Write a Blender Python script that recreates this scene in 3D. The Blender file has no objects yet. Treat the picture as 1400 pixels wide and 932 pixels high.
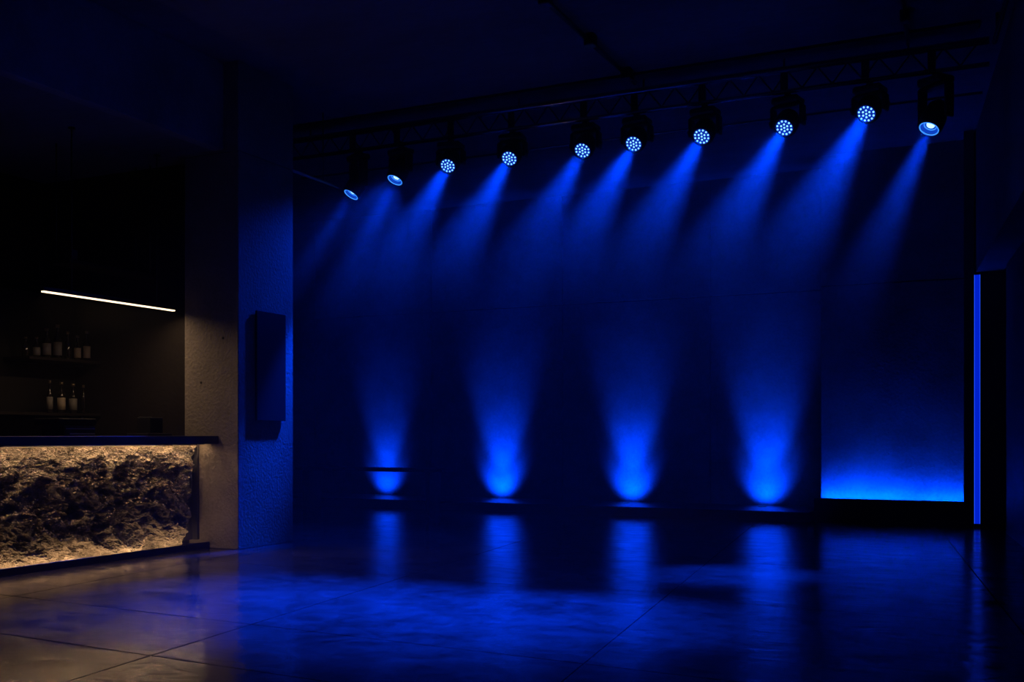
import bpy, bmesh, math, random
from mathutils import Vector, Matrix, noise
random.seed(7)
scene = bpy.context.scene
col = scene.collection

# ------------------------------------------------------------------ camera, world haze, exposure
cam_d = bpy.data.cameras.new('camera')
cam_d.sensor_width = 36.0
cam_d.lens = 36.0 * 1452 / 1400
cam_d.shift_y = 128 / 1400
cam_d.clip_start = 0.05
cam_d.clip_end = 100
cam = bpy.data.objects.new('camera', cam_d)
col.objects.link(cam)
cam.location = (0, 0, 1.12)
cam.rotation_euler = (math.pi / 2, 0, math.radians(25.42))
scene.camera = cam

HAZE = 0.024
HAZE_LOW = 0.002
world = bpy.data.worlds.new('haze_world')
scene.world = world
world.use_nodes = True
wn = world.node_tree.nodes
wl = world.node_tree.links
wn['Background'].inputs[0].default_value = (0, 0, 0, 1)
wn['Background'].inputs[1].default_value = 0
vol = wn.new('ShaderNodeVolumeScatter')
vol.inputs['Color'].default_value = (1, 1, 1, 1)
vol.inputs['Anisotropy'].default_value = 0.25
# stage haze hangs under the ceiling and thins out towards the floor
geo = wn.new('ShaderNodeNewGeometry')
sep = wn.new('ShaderNodeSeparateXYZ')
wl.new(geo.outputs['Position'], sep.inputs[0])
lay = wn.new('ShaderNodeMapRange')
lay.interpolation_type = 'SMOOTHSTEP'
lay.inputs[1].default_value = 2.0
lay.inputs[2].default_value = 4.1
lay.inputs[3].default_value = HAZE_LOW
lay.inputs[4].default_value = HAZE
wl.new(sep.outputs['Z'], lay.inputs[0])
wl.new(lay.outputs[0], vol.inputs['Density'])
world.cycles.volume_step_size = 1.0
scene.cycles.volume_step_rate = 3.5
world.cycles.volume_sampling = 'MULTIPLE_IMPORTANCE'
wl.new(vol.outputs[0], wn['World Output'].inputs['Volume'])

scene.view_settings.view_transform = 'Standard'
scene.view_settings.look = 'None'
scene.view_settings.exposure = 0.0
scene.view_settings.gamma = 1.0
scene.view_settings.use_curve_mapping = False
scene.cycles.use_denoising = True
scene.cycles.volume_bounces = 0
scene.cycles.max_bounces = 5
scene.cycles.diffuse_bounces = 3
scene.cycles.sample_clamp_indirect = 4.0

# light levels (the lamps themselves are built further down)
BEAM_W = 7600.0        # wash heads
UP_W = 255.0           # wall uplights
BLUE = (0.0, 0.038, 1.0)
WARM = (1.0, 0.62, 0.32)
SPILL_W = 65.0        # wide field of the wash heads
E_LEDGE = 340.0        # strip behind right ledge
E_SLOT = 0.62          # slot in pillar
E_COUNTER = 200.0      # strip under counter top
E_PLINTH = 34.0       # strip in plinth
E_PENDANT = 2.2
PENDANT_W = 10.0


# ------------------------------------------------------------------ materials
def new_mat(name):
    m = bpy.data.materials.new(name)
    m.use_nodes = True
    return m, m.node_tree.nodes, m.node_tree.links, m.node_tree.nodes['Principled BSDF']


def simple(name, color, rough=0.5, metal=0.0, spec=0.5):
    m, n, l, b = new_mat(name)
    tc = n.new('ShaderNodeTexCoord')
    nz = n.new('ShaderNodeTexNoise')
    nz.inputs['Scale'].default_value = 14
    nz.inputs['Detail'].default_value = 4
    l.new(tc.outputs['Object'], nz.inputs['Vector'])
    mx = n.new('ShaderNodeMapRange')
    mx.inputs[3].default_value = max(0.02, rough - 0.07)
    mx.inputs[4].default_value = min(1, rough + 0.07)
    l.new(nz.outputs['Fac'], mx.inputs[0])
    l.new(mx.outputs[0], b.inputs['Roughness'])
    b.inputs['Base Color'].default_value = (*color, 1)
    b.inputs['Metallic'].default_value = metal
    b.inputs['Specular IOR Level'].default_value = spec
    return m


def emit(name, color, strength):
    m, n, l, b = new_mat(name)
    b.inputs['Base Color'].default_value = (0.02, 0.02, 0.02, 1)
    b.inputs['Emission Color'].default_value = (*color, 1)
    b.inputs['Emission Strength'].default_value = strength
    return m


def concrete(name, c0, c1, scale=1.0, rough=0.8, bump=0.25, pits=True, spec=0.3, stretch=(1, 1, 1)):
    m, n, l, b = new_mat(name)
    tc = n.new('ShaderNodeTexCoord')
    mp = n.new('ShaderNodeMapping')
    mp.inputs['Scale'].default_value = stretch
    l.new(tc.outputs['Object'], mp.inputs['Vector'])
    big = n.new('ShaderNodeTexNoise')
    big.inputs['Scale'].default_value = 0.9 * scale
    big.inputs['Detail'].default_value = 7
    big.inputs['Roughness'].default_value = 0.62
    l.new(mp.outputs[0], big.inputs['Vector'])
    fine = n.new('ShaderNodeTexNoise')
    fine.inputs['Scale'].default_value = 22 * scale
    fine.inputs['Detail'].default_value = 5
    l.new(mp.outputs[0], fine.inputs['Vector'])
    ramp = n.new('ShaderNodeValToRGB')
    ramp.color_ramp.elements[0].position = 0.32
    ramp.color_ramp.elements[0].color = (*c0, 1)
    ramp.color_ramp.elements[1].position = 0.70
    ramp.color_ramp.elements[1].color = (*c1, 1)
    mixf = n.new('ShaderNodeMath')
    mixf.operation = 'MULTIPLY_ADD'
    mixf.inputs[1].default_value = 0.25
    l.new(fine.outputs['Fac'], mixf.inputs[0])
    sc = n.new('ShaderNodeMath')
    sc.operation = 'MULTIPLY'
    sc.inputs[1].default_value = 0.76
    l.new(big.outputs['Fac'], sc.inputs[0])
    l.new(sc.outputs[0], mixf.inputs[2])
    l.new(mixf.outputs[0], ramp.inputs[0])
    l.new(ramp.outputs[0], b.inputs['Base Color'])
    b.inputs['Specular IOR Level'].default_value = spec
    rr = n.new('ShaderNodeMapRange')
    rr.inputs[3].default_value = rough - 0.08
    rr.inputs[4].default_value = rough + 0.10
    l.new(big.outputs['Fac'], rr.inputs[0])
    l.new(rr.outputs[0], b.inputs['Roughness'])
    bp = n.new('ShaderNodeBump')
    bp.inputs['Strength'].default_value = bump
    bp.inputs['Distance'].default_value = 0.02
    if pits:
        vo = n.new('ShaderNodeTexVoronoi')
        vo.inputs['Scale'].default_value = 7 * scale
        vo.inputs['Randomness'].default_value = 1
        l.new(mp.outputs[0], vo.inputs['Vector'])
        pr = n.new('ShaderNodeMapRange')
        pr.inputs[1].default_value = 0.03
        pr.inputs[2].default_value = 0.09
        pr.inputs[3].default_value = 0.0
        pr.inputs[4].default_value = 1.0
        l.new(vo.outputs['Distance'], pr.inputs[0])
        ad = n.new('ShaderNodeMath')
        ad.operation = 'MULTIPLY_ADD'
        ad.inputs[1].default_value = 0.7
        l.new(fine.outputs['Fac'], ad.inputs[0])
        l.new(pr.outputs[0], ad.inputs[2])
        l.new(ad.outputs[0], bp.inputs['Height'])
    else:
        l.new(fine.outputs['Fac'], bp.inputs['Height'])
    l.new(bp.outputs[0], b.inputs['Normal'])
    return m


def floor_material():
    m, n, l, b = new_mat('polished_concrete')
    tc = n.new('ShaderNodeTexCoord')
    big = n.new('ShaderNodeTexNoise')
    big.inputs['Scale'].default_value = 1.1
    big.inputs['Detail'].default_value = 8
    big.inputs['Roughness'].default_value = 0.65
    big.inputs['Distortion'].default_value = 0.4
    l.new(tc.outputs['Object'], big.inputs['Vector'])
    trow = n.new('ShaderNodeTexNoise')           # trowel marks
    trow.inputs['Scale'].default_value = 3.6
    trow.inputs['Detail'].default_value = 6
    trow.inputs['Distortion'].default_value = 1.2
    mp = n.new('ShaderNodeMapping')
    mp.inputs['Scale'].default_value = (0.8, 1.35, 1)
    mp.inputs['Rotation'].default_value = (0, 0, 0.45)
    l.new(tc.outputs['Object'], mp.inputs['Vector'])
    l.new(mp.outputs[0], trow.inputs['Vector'])
    ramp = n.new('ShaderNodeValToRGB')
    ramp.color_ramp.elements[0].position = 0.36
    ramp.color_ramp.elements[0].color = (0.014, 0.0132, 0.0128, 1)
    ramp.color_ramp.elements[1].position = 0.66
    ramp.color_ramp.elements[1].color = (0.105, 0.098, 0.093, 1)
    vein = n.new('ShaderNodeTexNoise')
    vein.inputs['Scale'].default_value = 3.2
    vein.inputs['Detail'].default_value = 9
    vein.inputs['Roughness'].default_value = 0.7
    vein.inputs['Distortion'].default_value = 1.6
    l.new(tc.outputs['Object'], vein.inputs['Vector'])
    mixn = n.new('ShaderNodeMath')
    mixn.operation = 'MULTIPLY_ADD'
    mixn.inputs[1].default_value = 0.55
    half = n.new('ShaderNodeMath')
    half.operation = 'MULTIPLY'
    half.inputs[1].default_value = 0.45
    l.new(big.outputs['Fac'], half.inputs[0])
    l.new(vein.outputs['Fac'], mixn.inputs[0])
    l.new(half.outputs[0], mixn.inputs[2])
    l.new(mixn.outputs[0], ramp.inputs[0])
    l.new(ramp.outputs[0], b.inputs['Base Color'])
    rr = n.new('ShaderNodeMapRange')
    rr.inputs[1].default_value = 0.3
    rr.inputs[2].default_value = 0.7
    rr.inputs[3].default_value = 0.10
    rr.inputs[4].default_value = 0.25
    l.new(trow.outputs['Fac'], rr.inputs[0])
    l.new(rr.outputs[0], b.inputs['Roughness'])
    b.inputs['IOR'].default_value = 1.7
    bp = n.new('ShaderNodeBump')
    bp.inputs['Strength'].default_value = 0.15
    bp.inputs['Distance'].default_value = 0.03
    l.new(trow.outputs['Fac'], bp.inputs['Height'])
    l.new(bp.outputs[0], b.inputs['Normal'])
    return m


def stone_material():
    m, n, l, b = new_mat('rough_stone')
    tc = n.new('ShaderNodeTexCoord')
    a = n.new('ShaderNodeTexNoise')
    a.inputs['Scale'].default_value = 6
    a.inputs['Detail'].default_value = 9
    a.inputs['Roughness'].default_value = 0.7
    l.new(tc.outputs['Object'], a.inputs['Vector'])
    f = n.new('ShaderNodeTexNoise')
    f.inputs['Scale'].default_value = 45
    f.inputs['Detail'].default_value = 8
    f.inputs['Roughness'].default_value = 0.7
    l.new(tc.outputs['Object'], f.inputs['Vector'])
    ramp = n.new('ShaderNodeValToRGB')
    ramp.color_ramp.elements[0].position = 0.3
    ramp.color_ramp.elements[0].color = (0.03, 0.026, 0.022, 1)
    ramp.color_ramp.elements[1].position = 0.72
    ramp.color_ramp.elements[1].color = (0.38, 0.32, 0.255, 1)
    l.new(a.outputs['Fac'], ramp.inputs[0])
    l.new(ramp.outputs[0], b.inputs['Base Color'])
    b.inputs['Roughness'].default_value = 0.85
    bp = n.new('ShaderNodeBump')
    bp.inputs['Strength'].default_value = 0.7
    bp.inputs['Distance'].default_value = 0.02
    l.new(f.outputs['Fac'], bp.inputs['Height'])
    l.new(bp.outputs[0], b.inputs['Normal'])
    return m


M = {
    'wall': concrete('wall_concrete', (0.115, 0.115, 0.115), (0.34, 0.335, 0.33), 1.3, 0.78, 0.3),
    'column': concrete('column_concrete', (0.13, 0.112, 0.094), (0.31, 0.265, 0.215), 1.6, 0.8, 0.65),
    'ceiling': concrete('ceiling_concrete', (0.08, 0.08, 0.085), (0.23, 0.23, 0.235), 0.7, 0.85, 0.3, False, 0.2, (0.5, 1.6, 1)),
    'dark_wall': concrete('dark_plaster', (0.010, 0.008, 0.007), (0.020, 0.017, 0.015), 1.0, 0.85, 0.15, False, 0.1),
    'bulkhead': concrete('bulkhead_plaster', (0.10, 0.10, 0.10), (0.20, 0.20, 0.20), 1.0, 0.85, 0.1, False, 0.15),
    'dark_panel': simple('dark_panel', (0.035, 0.035, 0.04), 0.55),
    'floor': floor_material(),
    'joint': simple('joint_filler', (0.012, 0.012, 0.012), 0.9),
    'stone': stone_material(),
    'black': simple('black_metal', (0.012, 0.012, 0.013), 0.38, 0.0, 0.5),
    'steel': simple('painted_steel', (0.03, 0.03, 0.033), 0.3, 0.6),
    'truss': simple('truss_steel', (0.42, 0.42, 0.43), 0.16, 1.0),
    'plat': simple('platform_paint', (0.03, 0.03, 0.032), 0.32),
    'counter': simple('counter_top', (0.018, 0.017, 0.016), 0.38),
    'wood': simple('dark_timber', (0.010, 0.008, 0.007), 0.6, 0, 0.2),
    'board': simple('dark_board', (0.006, 0.006, 0.007), 0.75, 0, 0.15),
    'glass': simple('dark_bottle_glass', (0.012, 0.010, 0.007), 0.08, 0, 0.8),
    'label': simple('paper_label', (0.34, 0.27, 0.19), 0.7),
    'label2': simple('dull_label', (0.17, 0.155, 0.14), 0.7),
    'cap': simple('bottle_cap', (0.25, 0.2, 0.12), 0.35, 0.8),
    'pale': simple('pale_metal', (0.5, 0.5, 0.52), 0.35, 0.3),
    'cable': simple('black_cable', (0.01, 0.01, 0.01), 0.6),
    'led': emit('led_lens', (0.15, 0.42, 1.0), 3.2),
    'led_plate': emit('led_plate_glow', (0.0, 0.05, 1.0), 0.4),
    'lens': emit('par_lens', (0.005, 0.09, 1.0), 0.55),
    'bulb': emit('par_core', (0.30, 0.6, 1.0), 2.6),
    'lens_rim': emit('par_lens_rim', (0.04, 0.26, 1.0), 1.5),
    'up_lens': emit('uplight_lens', (0.0, 0.12, 1.0), 0.5),
    'ledge_led': emit('ledge_led_strip', (0.0, 0.038, 1.0), E_LEDGE),
    'slot_led': emit('slot_led_strip', (0.0, 0.024, 1.0), E_SLOT),
    'slot_edge': emit('slot_led_edge', (0.02, 0.10, 1.0), 1.3),
    'counter_led': emit('counter_led_strip', WARM, E_COUNTER),
    'plinth_led': emit('plinth_led_strip', WARM, E_PLINTH),
    'pendant_led': emit('pendant_diffuser', (1.0, 0.72, 0.46), E_PENDANT),
}


# ------------------------------------------------------------------ helpers
def link(o, parent=None):
    col.objects.link(o)
    if parent is not None:
        o.parent = parent
    return o


def tag(o, label=None, cat=None, group=None, kind=None):
    if label:
        o['label'] = label
    if cat:
        o['category'] = cat
    if group:
        o['group'] = group
    if kind:
        o['kind'] = kind
    return o


def empty(name, loc, rz=0.0):
    o = bpy.data.objects.new(name, None)
    o.empty_display_size = 0.1
    o.location = loc
    o.rotation_euler = (0, 0, rz)
    return link(o)


def finish(name, bm, mat, parent=None, smooth=False, off=None):
    """one mesh object; with a parent the world coordinates are made local to it"""
    if off is None:
        off = Vector(parent.location) if parent is not None and parent.parent is None else Vector((0, 0, 0))
        if parent is not None and parent.parent is not None:
            off = Vector(parent.parent.location)
    if off.length:
        bmesh.ops.translate(bm, verts=bm.verts, vec=-off)
    bmesh.ops.recalc_face_normals(bm, faces=bm.faces)
    me = bpy.data.meshes.new(name)
    bm.to_mesh(me)
    bm.free()
    if smooth:
        for p in me.polygons:
            p.use_smooth = True
    me.materials.append(M[mat])
    return link(bpy.data.objects.new(name, me), parent)


def bm_box(bm, x0, x1, y0, y1, z0, z1, bevel=0.0):
    vs = [bm.verts.new(p) for p in ((x0, y0, z0), (x1, y0, z0), (x1, y1, z0), (x0, y1, z0),
                                    (x0, y0, z1), (x1, y0, z1), (x1, y1, z1), (x0, y1, z1))]
    fs = [bm.faces.new([vs[i] for i in f]) for f in ((0, 3, 2, 1), (4, 5, 6, 7), (0, 1, 5, 4), (1, 2, 6, 5), (2, 3, 7, 6), (3, 0, 4, 7))]
    if bevel > 0:
        es = set()
        for f in fs:
            es.update(f.edges)
        bmesh.ops.bevel(bm, geom=list(es), offset=bevel, segments=1, affect='EDGES')


def box(name, x0, x1, y0, y1, z0, z1, mat, parent=None, bevel=0.0, off=None):
    bm = bmesh.new()
    bm_box(bm, x0, x1, y0, y1, z0, z1, bevel)
    return finish(name, bm, mat, parent, off=off)


def bm_tube(bm, a, b, r, seg=10, caps=True, r2=None):
    a, b = Vector(a), Vector(b)
    q = (b - a).to_track_quat('Z', 'Y')
    r2 = r if r2 is None else r2
    ra, rb = [], []
    for i in range(seg):
        t = 2 * math.pi * i / seg
        v = Vector((math.cos(t), math.sin(t), 0))
        ra.append(bm.verts.new(a + q @ (v * r)))
        rb.append(bm.verts.new(b + q @ (v * r2)))
    for i in range(seg):
        j = (i + 1) % seg
        bm.faces.new((ra[i], ra[j], rb[j], rb[i]))
    if caps:
        bm.faces.new(ra[::-1])
        bm.faces.new(rb)


def tube(name, a, b, r, mat, parent=None, seg=10, off=None, smooth=True):
    bm = bmesh.new()
    bm_tube(bm, a, b, r, seg)
    o = finish(name, bm, mat, parent, off=off)
    if smooth:
        for p in o.data.polygons:
            p.use_smooth = len(p.vertices) == 4
    return o


def bm_lathe(bm, prof, seg=20, mat4=None):
    """prof: list of (radius, height); revolved about +Z then moved by mat4"""
    mat4 = mat4 or Matrix()
    rings = []
    for r, h in prof:
        if r < 1e-6:
            rings.append([bm.verts.new(mat4 @ Vector((0, 0, h)))])
        else:
            rings.append([bm.verts.new(mat4 @ Vector((r * math.cos(2 * math.pi * i / seg), r * math.sin(2 * math.pi * i / seg), h))) for i in range(seg)])
    for A, B in zip(rings, rings[1:]):
        for i in range(seg):
            j = (i + 1) % seg
            if len(A) == 1 and len(B) == 1:
                continue
            if len(A) == 1:
                bm.faces.new((A[0], B[i], B[j]))
            elif len(B) == 1:
                bm.faces.new((A[i], A[j], B[0]))
            else:
                bm.faces.new((A[i], A[j], B[j], B[i]))


def prism(name, pts, z0, z1, mat, parent=None, bevel=0.0, off=None):
    bm = bmesh.new()
    lo = [bm.verts.new((x, y, z0)) for x, y in pts]
    hi = [bm.verts.new((x, y, z1)) for x, y in pts]
    n = len(pts)
    bm.faces.new(lo[::-1])
    top = bm.faces.new(hi)
    for i in range(n):
        j = (i + 1) % n
        bm.faces.new((lo[i], lo[j], hi[j], hi[i]))
    if bevel:
        bmesh.ops.bevel(bm, geom=list(top.edges), offset=bevel, segments=1, affect='EDGES')
    return finish(name, bm, mat, parent, off=off)


def struct(o):
    o['kind'] = 'structure'
    return o


CEIL = 4.77
YB = 15.0            # stage wall
XL = -11.9           # far left wall of the hall
SL = 0.1086          # splay of the right wall


def xr(y, d=0.0):    # right bulkhead line
    return -0.44 + SL * (13.85 - y) + d


# ------------------------------------------------------------------ floor of large concrete slabs
def clip(poly, nx, ny, c):
    out = []
    for i in range(len(poly)):
        p, q = poly[i], poly[(i + 1) % len(poly)]
        dp, dq = nx * p[0] + ny * p[1] - c, nx * q[0] + ny * q[1] - c
        if dp <= 0:
            out.append(p)
        if dp * dq < 0:
            t = dp / (dp - dq)
            out.append((p[0] + t * (q[0] - p[0]), p[1] + t * (q[1] - p[1])))
    return out


fl = struct(prism('floor', [(XL, -3), (xr(-3, 0.3), -3), (xr(YB, 0.3), YB), (XL, YB)], -0.20, -0.012, 'joint'))
us = [-15.2, -12.9, -10.6, -8.35, -6.2, -4.02, -1.87, 0.3, 2.5, 4.7]          # joint lines running into the hall (x at y = 4.5)
vs_ = [-4.4, -1.2, 1.9, 4.08, 5.0, 7.2, 9.4, 11.6, 13.8, 16.2]                  # joint lines across it (y at x = -4)


def cross(u, v):
    x, y = u, v
    for _ in range(12):
        x = u - 0.125 * (y - 4.5)
        y = v - 0.075 * (x + 4.0)
    return (x, y)


G = 0.005
for i in range(len(us) - 1):
    for j in range(len(vs_) - 1):
        p = [cross(us[i] + G, vs_[j] + G), cross(us[i + 1] - G, vs_[j] + G), cross(us[i + 1] - G, vs_[j + 1] - G), cross(us[i] + G, vs_[j + 1] - G)]
        p = clip(p, -1, 0, -XL)
        p = clip(p, 0, 1, YB) if p else p
        p = clip(p, 0, -1, 3) if p else p
        p = clip(p, 1, SL, -0.44 + SL * 13.85 + 0.28) if p else p
        if len(p) > 2:
            a = abs(sum(p[k][0] * p[(k + 1) % len(p)][1] - p[(k + 1) % len(p)][0] * p[k][1] for k in range(len(p)))) / 2
            if a > 0.02:
                prism('slab', p, -0.012, 0.0, 'floor', fl, 0.0, off=Vector((0, 0, 0)))

# ------------------------------------------------------------------ walls and ceiling
ce = struct(box('ceiling', XL, 1.9, -3, YB, CEIL, CEIL + 0.2, 'ceiling'))

wb = struct(box('wall_back', XL, xr(YB, 0.3), YB + 0.02, YB + 0.25, 0, CEIL, 'joint'))
px_ = [XL, -10.85, -8.56, -6.26, -3.965, -1.675, 0.1]
for i in range(len(px_) - 1):
    for z0, z1 in ((0.0, 3.10), (3.10, CEIL)):
        box('panel', px_[i] + 0.005, px_[i + 1] - 0.005, YB - 0.03, YB + 0.03, z0 + 0.004, z1 - 0.004, 'wall', wb, 0.006)

# forward wall bay on the right, above the taller ledge
wr = struct(box('wall_back_right', -2.30, -0.56, 14.30, 14.97, 0.0, CEIL, 'joint'))
box('panel', -2.312, -0.57, 14.26, 14.31, 0.02, 3.05, 'wall', wr, 0.008)
box('panel', -2.312, -0.57, 14.26, 14.31, 3.06, CEIL - 0.005, 'wall', wr, 0.008)
struct(box('wall_left', XL - 0.2, XL, 8.7, YB, 0, CEIL, 'wall'))
struct(box('wall_rear', -9.85, xr(-3, 0.3), -3.2, -3.0, 0, CEIL, 'wall'))
# splayed right wall under the bulkhead, in tall panels
pts = lambda y0, y1, d0, d1: [(xr(y0, d0), y0), (xr(y0, d1), y0), (xr(y1, d1), y1), (xr(y1, d0), y1)]
wt = struct(prism('wall_right', pts(-3, 13.3, 0.30, 0.5), 0, CEIL, 'joint'))
for k in range(11):
    y1 = 13.28 - k * 1.48
    prism('panel', pts(y1 - 1.472, y1, 0.27, 0.31), 0.0, 3.04, 'dark_panel', wt, off=Vector((0, 0, 0)))
bk = prism('trim_1', pts(-3, 13.84, 0.0, 0.30), 3.06, CEIL, 'bulkhead')
struct(bk)
# bar side of the room
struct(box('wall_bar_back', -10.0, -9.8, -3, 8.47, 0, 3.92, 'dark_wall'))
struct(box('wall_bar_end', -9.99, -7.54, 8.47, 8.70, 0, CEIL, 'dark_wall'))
sf = struct(box('ceiling_bar', -9.8, -7.05, -3, 8.199, 3.92, 4.05, 'ceiling'))
struct(box('ceiling_bar_corner', -9.8, -7.54, 8.20, 8.469, 3.92, 4.05, 'ceiling'))
struct(box('trim_2', -7.15, -7.03, -3, 8.199, 3.915, CEIL - 0.002, 'wall', None, 0.004))
struct(box('wall_hall_left', -12.1, -9.99, 8.47, 8.70, 0, CEIL, 'wall'))

# ------------------------------------------------------------------ concrete column
c = tag(empty('concrete_column', (-7.19, 8.63, 0)), 'square concrete column between the bar and the blue stage hall', 'column')
box('shaft', -7.53, -6.85, 8.2, 9.07, 0, 3.888, 'column', c, 0.006)
box('capital_block', -7.53, -6.85, 8.2, 9.07, 3.894, CEIL - 0.002, 'column', c, 0.006)

for x_, z_ in ((-7.314, 1.636), (-7.037, 2.068)):
    bm = bmesh.new()
    bm_lathe(bm, [(0, 0), (0.013, 0), (0.013, 0.002), (0.009, 0.002), (0.009, 0.0006), (0, 0.0006)], 12,
             Matrix.Translation((x_, 8.2, z_)) @ Matrix.Rotation(math.pi / 2, 4, 'X'))
    finish('tie_hole', bm, 'joint', c)

# ------------------------------------------------------------------ pillar with the blue light slot
p = tag(empty('corner_pillar', (-0.36, 13.95, 0)), 'dark corner pillar at the end of the wash-lit wall bay', 'pillar')
box('left_jamb', -0.575, -0.462, 13.86, 14.25, 0, CEIL - 0.002, 'dark_panel', p, 0.003)
box('right_jamb', -0.395, -0.12, 13.86, 14.25, 0, 3.05, 'dark_panel', p, 0.003)
box('slot_back', -0.462, -0.395, 13.95, 14.25, 0, 3.05, 'dark_panel', p)
s = box('light_slot', -0.462, -0.395, 13.945, 13.95, 0, 3.05, 'black', p)
s['label'] = 'tall thin glowing blue light slot'
box('diffuser', -0.460, -0.397, 13.925, 13.945, 0.05, 3.04, 'slot_led', s)
box('edge_glow', -0.461, -0.457, 13.915, 13.925, 0.05, 3.04, 'slot_edge', s)
box('edge_glow', -0.400, -0.396, 13.915, 13.925, 0.05, 3.04, 'slot_edge', s)

# ------------------------------------------------------------------ stage platform, ledge, bench
pl = tag(empty('stage_platform', (-6.8, 14.4, 0)), 'low dark platform step running along the uplit stage wall', 'platform')
box('deck', -11.0, -2.40, 13.83, YB - 0.032, 0.10, 0.13, 'plat', pl, 0.006)
box('riser', -11.0, -2.41, 13.86, YB - 0.032, 0.0, 0.10, 'plat', pl)
lg = tag(empty('wall_ledge', (-1.45, 14.1, 0)), 'taller dark ledge below the wash-lit wall bay', 'ledge')
box('front_board', -2.36, -0.58, 14.02, 14.08, 0.0, 0.305, 'plat', lg, 0.004)
box('bed', -2.36, -0.58, 14.08, 14.255, 0.0, 0.24, 'plat', lg)
ls = box('light_strip', -2.29, -0.585, 14.13, 14.16, 0.24, 0.25, 'black', lg)
bm = bmesh.new()
prof = [(14.135, 0.250), (14.155, 0.250), (14.155, 0.2535), (14.135, 0.272)]      # wedge with its glowing face turned to the wall
va = [bm.verts.new((-2.29, y_, z_)) for y_, z_ in prof]
vb = [bm.verts.new((-0.585, y_, z_)) for y_, z_ in prof]
for k_ in range(4):
    bm.faces.new((va[k_], va[(k_ + 1) % 4], vb[(k_ + 1) % 4], vb[k_]))
bm.faces.new(va)
bm.faces.new(vb[::-1])
finish('diffuser', bm, 'ledge_led', ls)
box('back_plate', -2.29, -0.585, 14.131, 14.1345, 0.250, 0.275, 'black', ls)

bn = tag(empty('bench', (-8.75, 13.55, 0)), 'long low dark bench in front of the platform near the column', 'bench')
box('seat', -10.05, -7.45, 13.34, 13.74, 0.575, 0.625, 'board', bn, 0.006)
box('leg', -9.93, -9.80, 13.38, 13.70, 0.0, 0.575, 'board', bn, 0.004)
box('leg', -7.75, -7.68, 13.38, 13.70, 0.0, 0.575, 'board', bn, 0.004)


def add_spot(name, loc, d, watts, size, blend, radius, parent):
    ld = bpy.data.lights.new(name, 'SPOT')
    ld.energy = watts
    ld.color = BLUE
    ld.spot_size = math.radians(size)
    ld.spot_blend = blend
    ld.shadow_soft_size = radius
    o = bpy.data.objects.new(name, ld)
    o.rotation_euler = Vector(d).to_track_quat('-Z', 'Y').to_euler()
    o.location = loc
    return link(o, parent)


ups = [(-9.40, 'floor uplight in the platform behind the long bench', 0.5),
       (-7.28, 'floor uplight in the platform just past the bench end', 1.0),
       (-5.14, 'floor uplight in the platform between two wall seams', 1.0),
       (-3.16, 'floor uplight in the platform next to the taller ledge', 1.0)]
for x, lab, k in ups:
    u = tag(empty('floor_uplight', (x, 14.66, 0.13)), lab, 'uplight', 'blue uplights along the stage wall')
    bm = bmesh.new()
    bm_lathe(bm, [(0.0, 0.0), (0.062, 0.0), (0.062, 0.006), (0.045, 0.006), (0.043, 0.002), (0.0, 0.002)], 20)
    finish('bezel', bm, 'steel', u, off=Vector((0, 0, 0)))
    bm = bmesh.new()
    bm_lathe(bm, [(0.0, 0.002), (0.043, 0.002), (0.038, 0.005), (0.0, 0.006)], 20)
    finish('lens', bm, 'up_lens', u, True, off=Vector((0, 0, 0)))
    add_spot('uplight_beam', (0, 0, 0.05), (0, 0.30, 1.0), UP_W * 1.6 * k, 48, 1.0, 0.07, u)
    add_spot('uplight_field', (0, 0, 0.05), (0, 1.3, 1.0), UP_W * 0.62 * k, 92, 1.0, 0.07, u)


# ------------------------------------------------------------------ bar
bar = tag(empty('stone_bar', (-7.5, 6.0, 0)), 'bar front of rugged split stone lit from above and below', 'bar')
y0b, y1b = 2.0, 8.16
NY, NZ = 800, 220
bm = bmesh.new()
grid = []
for j in range(NZ + 1):
    z = 0.045 + (1.014 - 0.045) * j / NZ
    row = []
    ye = 7.97 + 0.17 * (j / NZ) + 0.03 * noise.noise(Vector((3.3, 0.0, z * 9)))
    for i in range(NY + 1):
        y = 4.6 + (ye - 4.6) * i / NY
        q = Vector((0.0, y * 1.0, z * 1.45 + 0.10 * y))
        q = q + 0.06 * noise.noise_vector(q * 5.0)
        rg = 1 - abs(noise.noise(q * 3.1 + Vector((1, 7, 3))))
        am, fr, acc = 0.5, 7.5, 0.0
        for o_ in range(5):
            v = 1 - 2 * abs(noise.noise(q * fr + Vector((2.0 * o_, 3.0, 9.0))))
            acc += am * v
            am *= 0.80
            fr *= 2.05
        h = 0.055 * noise.noise(q * 1.7 + Vector((4, 4, 4))) + 0.075 * (rg ** 2 - 0.6) + 0.045 * acc
        cell = noise.voronoi(q * 6.5)[0]
        h += 0.035 * (cell[1] - cell[0] - 0.25)
        edge = min(1.0, (NY - i) / 5.0)
        x = -7.36 + max(-0.075, min(0.10, h)) * edge - 0.06 * (1 - edge)
        row.append(bm.verts.new((x, y, z + 0.006 * noise.noise(q * 11))))
    grid.append(row)
for j in range(NZ):
    for i in range(NY):
        bm.faces.new((grid[j][i], grid[j][i + 1], grid[j + 1][i + 1], grid[j + 1][i]))
finish('stone_cladding', bm, 'stone', bar)
box('carcass', -7.95, -7.46, y0b, 8.19, 0.0, 1.023, 'black', bar)
box('end_panel', -7.46, -7.40, 7.90, 8.19, 0.08, 1.022, 'dark_panel', bar)
box('end_post', -7.40, -7.335, 8.165, 8.195, 0.08, 1.022, 'dark_panel', bar)
box('plinth', -7.46, -7.325, y0b, 8.195, 0.0, 0.04, 'counter', bar, 0.002)
box('plinth_lip', -7.225, -7.205, y0b, 8.195, 0.0, 0.064, 'counter', bar, 0.003)
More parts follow.
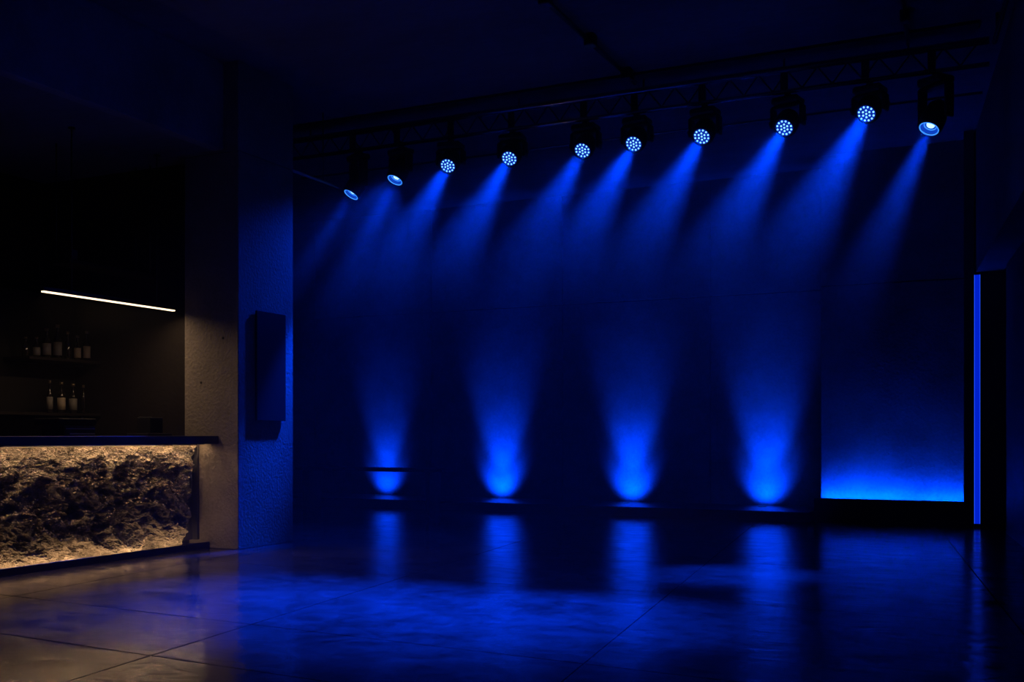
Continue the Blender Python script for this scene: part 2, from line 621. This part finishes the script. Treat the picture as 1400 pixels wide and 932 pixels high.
box('plinth_bed', -7.325, -7.225, y0b, 8.195, 0.0, 0.034, 'counter', bar)
ct = tag(empty('bar_countertop', (-7.5, 5.0, 1.030)), 'long dark bar countertop overhanging the stone bar front', 'countertop')
box('slab', -7.95, -7.085, y0b, 8.192, 1.030, 1.108, 'counter', ct, 0.004)
st = box('light_strip', -7.265, -7.225, y0b, 8.15, 1.0275, 1.030, 'black', ct)
box('lip', -7.2275, -7.2225, y0b, 8.15, 1.0235, 1.0275, 'black', st)
box('diffuser', -7.2305, -7.2277, y0b, 8.14, 1.0236, 1.0275, 'counter_led', st)
st = box('light_strip', -7.275, -7.235, 4.4, 7.98, 0.034, 0.042, 'black', bar)
box('diffuser', -7.2285, -7.2255, 4.4, 7.97, 0.040, 0.062, 'plinth_led', st)

# pendant above the bar
pd = tag(empty('linear_pendant_lamp', (-7.78, 7.5, 2.38)), 'thin glowing linear pendant lamp hanging over the bar', 'pendant lamp')
box('housing', -7.80, -7.76, 6.69, 8.33, 2.392, 2.43, 'black', pd, 0.002)
box('diffuser', -7.797, -7.763, 6.70, 8.32, 2.380, 2.392, 'pendant_led', pd)
pa = bpy.data.lights.new('pendant_glow', 'AREA')
pa.shape = 'RECTANGLE'
pa.size, pa.size_y = 0.03, 1.6
pa.energy = PENDANT_W
pa.color = (1.0, 0.66, 0.38)
pa.spread = math.radians(162)
po = link(bpy.data.objects.new('pendant_glow', pa), pd)
po.location = (0, 0.01, -0.006)
for yy in (7.02, 8.08):
    tube('cable', (-7.78, yy, 2.43), (-7.78, yy, 3.91), 0.006, 'cable', pd, 6)
    bm = bmesh.new()
    bm_lathe(bm, [(0, 0), (0.03, 0), (0.03, 0.02), (0, 0.02)], 14, Matrix.Translation((-7.78, yy, 3.90)))
    finish('ceiling_cup', bm, 'black', pd)

# hanging shelf behind it
hs = tag(empty('hanging_shelf', (-8.24, 7.85, 2.75)), 'dark shelf hung on rods above the back bar', 'shelf')
box('board', -8.38, -8.10, 7.28, 8.42, 2.75, 2.785, 'wood', hs, 0.003)
for yy in (7.34, 8.36):
    for xx in (-8.34, -8.14):
        tube('rod', (xx, yy, 2.785), (xx, yy, 3.92), 0.007, 'black', hs, 6)
box('clamp', -8.18, -8.10, 7.30, 7.38, 2.785, 2.88, 'black', hs, 0.004)

# back bar with two shelves
bb = tag(empty('back_bar', (-9.5, 7.4, 0)), 'black back bar unit behind the bottle shelves', 'back bar')
box('backing', -9.795, -9.33, 5.2, 8.46, 0.0, 2.62, 'black', bb)
box('base_cabinet', -9.33, -8.90, 5.2, 8.46, 0.0, 0.92, 'black', bb, 0.004)


for nm, ya, za, zb in (('short upper bottle shelf on the back bar', 7.54, 1.880, 1.912), ('long lower bottle shelf on the back bar', 6.3, 1.315, 1.345)):
    sh = tag(empty('bottle_shelf', (-9.1, 8.0, za)), nm, 'shelf')
    box('board', -9.328, -8.94, ya, 8.46, za, zb, 'wood', sh, 0.003)
    box('bracket', -9.328, -9.05, 7.70, 7.72, za - 0.03, za, 'black', sh)
    box('bracket', -9.328, -9.05, 8.30, 8.32, za - 0.03, za, 'black', sh)


def bottle(loc, h, r, lab, group, labmat='label', neck=0.35):
    b = tag(empty('bottle', loc), lab, 'bottle', group)
    Z = Vector((0, 0, 0))
    bm = bmesh.new()
    hb = h * (1 - neck)
    bm_lathe(bm, [(0, 0), (r * 0.92, 0), (r, 0.008), (r, hb * 0.88), (r * 0.8, hb * 0.97), (r * 0.42, hb * 1.08), (r * 0.36, h * 0.93), (r * 0.42, h * 0.94), (r * 0.42, h * 0.955), (0, h * 0.955)], 18)
    finish('glass', bm, 'glass', b, True, off=Z)
    if labmat:
        bm = bmesh.new()
        z0, z1 = hb * 0.16, hb * 0.76
        bm_lathe(bm, [(r + 0.0004, z0), (r + 0.0016, z0), (r + 0.0016, z1), (r + 0.0004, z1)], 18)
        finish('paper_label', bm, labmat, b, True, off=Z)
    bm = bmesh.new()
    bm_lathe(bm, [(r * 0.43, h * 0.90), (r * 0.46, h * 0.90), (r * 0.46, h), (0, h)], 14)
    finish('cap', bm, 'cap', b, True, off=Z)
    return b


up_b = [(7.612, 0.20, 0.033, 'short unlabelled bottle by the open end of the upper shelf', None),
        (7.745, 0.21, 0.035, 'short dull-labelled bottle second from the open end of the upper shelf', 'label2'),
        (7.872, 0.31, 0.042, 'broad pale-labelled bottle third from the open end of the upper shelf', 'label2'),
        (8.012, 0.36, 0.041, 'tallest bottle on the upper shelf with a wide label', 'label2'),
        (8.144, 0.30, 0.033, 'dark bottle without label between labelled ones on the upper shelf', None),
        (8.271, 0.27, 0.034, 'bottle with a warm pale label second from the wall on the upper shelf', 'label'),
        (8.395, 0.33, 0.036, 'slim bottle with a pale label against the wall on the upper shelf', 'label')]
for y, h, r, lab, lm in up_b:
    bottle((-9.08, y, 1.912), h, r, lab, 'bottles on the upper back bar shelf', lm)
lo_b = [(7.909, 0.34, 0.030, 'thin-labelled bottle farthest from the wall on the lower shelf', 'label2'),
        (8.059, 0.33, 0.040, 'bottle with a pale striped label second along the lower shelf', 'label'),
        (8.212, 0.32, 0.040, 'bottle with a wide grey label third along the lower shelf', 'label2'),
        (8.349, 0.31, 0.028, 'slim bottle without label nearest the wall on the lower shelf', None)]
for y, h, r, lab, lm in lo_b:
    bottle((-9.08, y, 1.345), h, r, lab, 'bottles on the lower back bar shelf', lm)

# things on the counter
t = tag(empty('bar_till', (-7.70, 6.92, 1.108)), 'low black till with pale strips on the bar counter', 'till')
box('body', -7.84, -7.56, 6.74, 7.09, 1.108, 1.20, 'black', t, 0.006)
box('lid', -7.86, -7.56, 6.68, 7.10, 1.205, 1.265, 'board', t, 0.006)
box('pale_strip', -7.562, -7.555, 6.80, 7.08, 1.122, 1.134, 'pale', t)
box('thin_strip', -7.562, -7.557, 6.76, 7.08, 1.170, 1.175, 'pale', t)
t = tag(empty('counter_caddy', (-7.72, 7.95, 1.108)), 'small black square caddy on a low tray by the column', 'caddy')
box('tray', -7.86, -7.58, 7.76, 8.08, 1.108, 1.135, 'black', t, 0.004)
box('holder', -7.82, -7.64, 7.85, 8.02, 1.135, 1.29, 'board', t, 0.006)
box('back_plate', -7.84, -7.825, 7.90, 8.06, 1.135, 1.30, 'black', t, 0.002)

# dark board on the column
bd = tag(empty('mounted_board', (-6.85, 8.67, 1.26)), 'tall narrow dark board mounted on the blue side of the column', 'board')
box('board', -6.840, -6.815, 8.44, 8.90, 1.26, 2.355, 'board', bd, 0.003)
box('mount', -6.85, -6.840, 8.50, 8.84, 1.33, 2.28, 'black', bd)

# ------------------------------------------------------------------ ceiling steelwork
tr = tag(empty('lighting_truss', (-4.2, 10.4, 4.43)), 'long dark ladder truss carrying the stage lamps', 'truss')
x0t, x1t = -8.3, -0.22
tube('top_chord', (x0t, 10.4, 4.645), (x1t, 10.4, 4.645), 0.034, 'truss', tr, 14)
tube('bottom_chord', (x0t, 10.4, 4.432), (x1t, 10.4, 4.432), 0.022, 'truss', tr, 12)
L = 0.14
dg = {}
for s in (1, -1):
    bm = bmesh.new()
    bm_tube(bm, (-L / 2 * s, 0, 0.01), (L / 2 * s, 0, 0.19), 0.008, 6)
    o = finish('diagonal', bm, 'black', None, off=Vector((0, 0, 0)))
    dg[s] = o.data
    bpy.data.objects.remove(o)
n = int((x1t - x0t) / L)
for i in range(n):
    s = 1 if i % 2 == 0 else -1
    o = link(bpy.data.objects.new('diagonal', dg[s]), tr)
    o.location = (x0t + L * (i + 0.5) + 4.2, 0, 0.007)
for x in (-0.7, -1.28, -2.03, -2.84, -3.55, -4.11, -4.95, -5.7, -6.4, -7.0):
    box('post', x - 0.035, x + 0.035, 10.385, 10.415, 4.452, 4.614, 'black', tr, 0.003)
for x in (-7.6, -4.86, -3.45, -2.03, -0.9):
    tube('hanger', (x, 10.4, 4.66), (x, 10.4, CEIL), 0.010, 'black', tr, 6)
tag(box('ceiling_strip', -8.6, -0.3, 10.2, 10.36, CEIL - 0.03, CEIL - 0.001, 'black', None, 0.003), 'flat dark strip along the ceiling above the truss', 'rail')  # thin dark strip across the ceiling, just in front of the truss

cp = tag(empty('ceiling_pipe', (-3.51, 8.0, 4.68)), 'pipe with clamps running under the ceiling to the truss middle', 'pipe')
tube('pipe', (-3.51, 4.5, 4.70), (-3.51, 10.30, 4.70), 0.026, 'truss', cp, 12)
for y in (5.2, 8.03, 9.05, 10.05):
    box('clamp', -3.56, -3.46, y - 0.05, y + 0.05, 4.655, CEIL - 0.001, 'black', cp, 0.008)
cp = tag(empty('ceiling_pipe', (-0.85, 9.4, 4.68)), 'pipe under the ceiling meeting the truss beside the downlight lamp', 'pipe')
tube('pipe', (-0.70, 6.5, 4.70), (-0.90, 10.34, 4.70), 0.022, 'truss', cp, 12)
for y, x in ((7.4, -0.747), (9.7, -0.867)):
    box('clamp', x - 0.04, x + 0.04, y - 0.04, y + 0.04, 4.66, CEIL - 0.001, 'black', cp, 0.006)
cp = tag(empty('ceiling_pipe', (-0.2, 9.4, 4.6)), 'pipe along the bulkhead from the end of the truss', 'pipe')
tube('pipe', (xr(10.34, -0.12), 10.34, 4.60), (xr(5.5, -0.12), 5.5, 4.60), 0.022, 'truss', cp, 12)
for y in (6.5, 8.4, 10.1):
    tube('bracket', (xr(y, -0.12), y, 4.60), (xr(y, -0.12), y, CEIL - 0.001), 0.012, 'black', cp, 6)
tag(tube('conduit', (-8.4, 11.3, 4.45), (-0.3, 11.3, 4.45), 0.014, 'truss', None, 8), 'thin conduit running behind the truss lamps', 'conduit')
sr = tag(empty('side_rail', (-7.05, 9.6, 3.98)), 'short pipe rail from the column to the truss end lamp', 'rail')
tube('pipe', (-7.10, 9.09, 3.985), (-7.10, 10.36, 3.985), 0.016, 'pale', sr, 10)
tube('drop', (-7.10, 9.95, 3.985), (-7.10, 9.95, CEIL - 0.001), 0.008, 'black', sr, 6)


# ------------------------------------------------------------------ stage lamps
def rotx(d):
    """matrix turning +Z to the beam direction d"""
    return Vector(d).to_track_quat('Z', 'Y').to_matrix().to_4x4()


ZCH = 4.41


def lamp(name, x, face_y, face_z, d, lab, kind, watts, cat, group, size=21.0, field=0.0):
    d = Vector(d).normalized()
    yaw = math.atan2(d.x, -d.y)                                  # local -Y looks along the beam
    face = Vector((x, face_y, face_z))
    hl = 0.13 if kind == 'wash' else 0.17
    pv = face - d * hl
    root = tag(empty(name, (pv.x, pv.y, ZCH)), lab, cat, group)
    O = Vector((pv.x, pv.y, ZCH))
    R = Matrix.Translation(O) @ Matrix.Rotation(yaw, 4, 'Z')
    zp = pv.z - ZCH                                              # pivot height below chord

    def part(nm, fn, mat, smooth=False, parent=None):
        bm = bmesh.new()
        fn(bm)
        bmesh.ops.transform(bm, matrix=R, verts=bm.verts)
        return finish(nm, bm, mat, parent or root, smooth, off=O)

    def head_part(nm, prof, mat, seg=24, smooth=True, parent=None, shift=0.0):
        bm = bmesh.new()
        bm_lathe(bm, prof, seg, Matrix.Translation(face) @ rotx(d))
        o = finish(nm, bm, mat, parent or root, False, off=O)
        if smooth:
            for p_ in o.data.polygons:
                p_.use_smooth = True
        return o

    w = 0.145
    dy = 10.4 - pv.y
    # clamp on the chord
    bm = bmesh.new()
    bm_box(bm, pv.x - 0.03, pv.x + 0.03, 10.37, 10.43, ZCH - 0.045, ZCH - 0.001, 0.005)
    finish('clamp', bm, 'black', root, off=O)
    bt = -0.045
    part('base', lambda b: bm_box(b, -w * 0.93, w * 0.93, -0.10, 0.10, bt - 0.07, bt, 0.018), 'black')
    top = bt - 0.07

    def yoke(b):
        bm_box(b, -w, w, -0.05, 0.05, top - 0.03, top, 0.008)
        for s_ in (-1, 1):
            bm_box(b, s_ * w - 0.018, s_ * w + 0.018, -0.055, 0.055, zp - 0.06, top - 0.01, 0.012)
    part('yoke', yoke, 'black')
    for s_ in (-1, 1):
        part('tilt_knob', lambda b: bm_tube(b, (s_ * (w + 0.016), 0, zp), (s_ * (w + 0.036), 0, zp), 0.022, 12), 'steel')
    if kind == 'wash':
        hd = head_part('head', [(0, -0.22), (0.07, -0.22), (0.105, -0.18), (0.118, -0.10), (0.118, -0.03), (0.105, 0.0), (0.088, 0.006), (0.086, -0.012), (0, -0.012)], 'black', 28)
        head_part('face_plate', [(0.0, -0.011), (0.083, -0.011), (0.083, -0.006), (0, -0.006)], 'led_plate', 24, False)
        bm = bmesh.new()
        T = Matrix.Translation(face) @ rotx(d)
        spots = [(0, 0)] + [(0.034, k * 60 + 20) for k in range(6)] + [(0.068, k * 30 + 5) for k in range(12)]
        for rr, an in spots:
            a_ = math.radians(an)
            bm_lathe(bm, [(0, -0.0045), (0.009, -0.0055), (0.009, -0.002), (0.005, 0.004), (0, 0.005)], 10,
                     T @ Matrix.Translation((rr * math.cos(a_), rr * math.sin(a_), 0)))
        finish('led_array', bm, 'led', root, True, off=O)
    else:
        head_part('head', [(0, -0.30), (0.05, -0.30), (0.09, -0.25), (0.112, -0.12), (0.112, -0.02), (0.098, 0.0), (0.090, 0.004), (0.086, -0.02), (0.05, -0.06), (0, -0.065)], 'black', 28)
        head_part('lens', [(0.084, -0.012), (0.07, -0.028), (0.05, -0.044), (0.0, -0.052)], 'lens')
        head_part('lens_rim', [(0.080, -0.004), (0.088, -0.004), (0.088, 0.004), (0.080, 0.004), (0.080, -0.004)], 'lens_rim', 28)
        head_part('lens_ring', [(0.052, -0.036), (0.058, -0.036), (0.058, -0.030), (0.052, -0.030), (0.052, -0.036)], 'lens_rim', 24)
        head_part('core', [(0.0, -0.028), (0.034, -0.034), (0.038, -0.046), (0, -0.048)], 'bulb', 16)
    add_spot('lamp_beam', face + d * 0.02 - O, d, watts, size, 1.0, 0.055, root)
    if kind == 'wash' or field:
        add_spot('lamp_field', face + d * 0.02 - O, d, field or SPILL_W, 92 if field else 60, 1.0, 0.07, root)
    return root


gw = 'blue wash heads along the truss'
heads = [(-1.261, 4.090, 1.15, 'wash lamp nearest the bulkhead, blue dotted face lit'),
         (-2.011, 4.054, 1.1, 'second dotted wash lamp from the bulkhead end of the truss'),
         (-2.818, 4.067, 1.0, 'third dotted wash lamp from the bulkhead end of the truss'),
         (-3.526, 4.077, 1.0, 'dotted wash lamp beside the truss end of the ceiling pipe'),
         (-4.085, 4.074, 0.8, 'third dotted wash lamp from the column end of the truss'),
         (-4.929, 4.085, 1.0, 'second dotted wash lamp from the column end of the truss'),
         (-5.683, 4.088, 0.8, 'dotted wash lamp nearest the column on the truss')]
for x, z, k, lab in heads:
    lamp('wash_light', x, 10.30, z, (-0.178 + (-1.26 - x) * 0.0617, -0.76, -0.70), lab, 'wash', BEAM_W * k, 'stage light', gw)
gp = 'plain lens lamps at the truss ends'
lamp('par_light', -0.717, 10.3, 3.887, (-0.30, -0.42, -0.86), 'clear lens stage lamp beyond the last dotted lamp, by the pillar', 'par', BEAM_W * 0.75, 'stage light', gp)
lamp('par_light', -6.363, 10.3, 4.004, (-0.17, -0.46, -0.87), 'clear lens stage lamp between dotted lamps and the side rail', 'par', BEAM_W * 0.5, 'stage light', gp, 20.0, 450.0)
lamp('par_light', -6.956, 10.3, 3.896, (-0.30, -0.44, -0.85), 'clear lens stage lamp at the end of the side rail', 'par', BEAM_W * 0.25, 'stage light', gp)
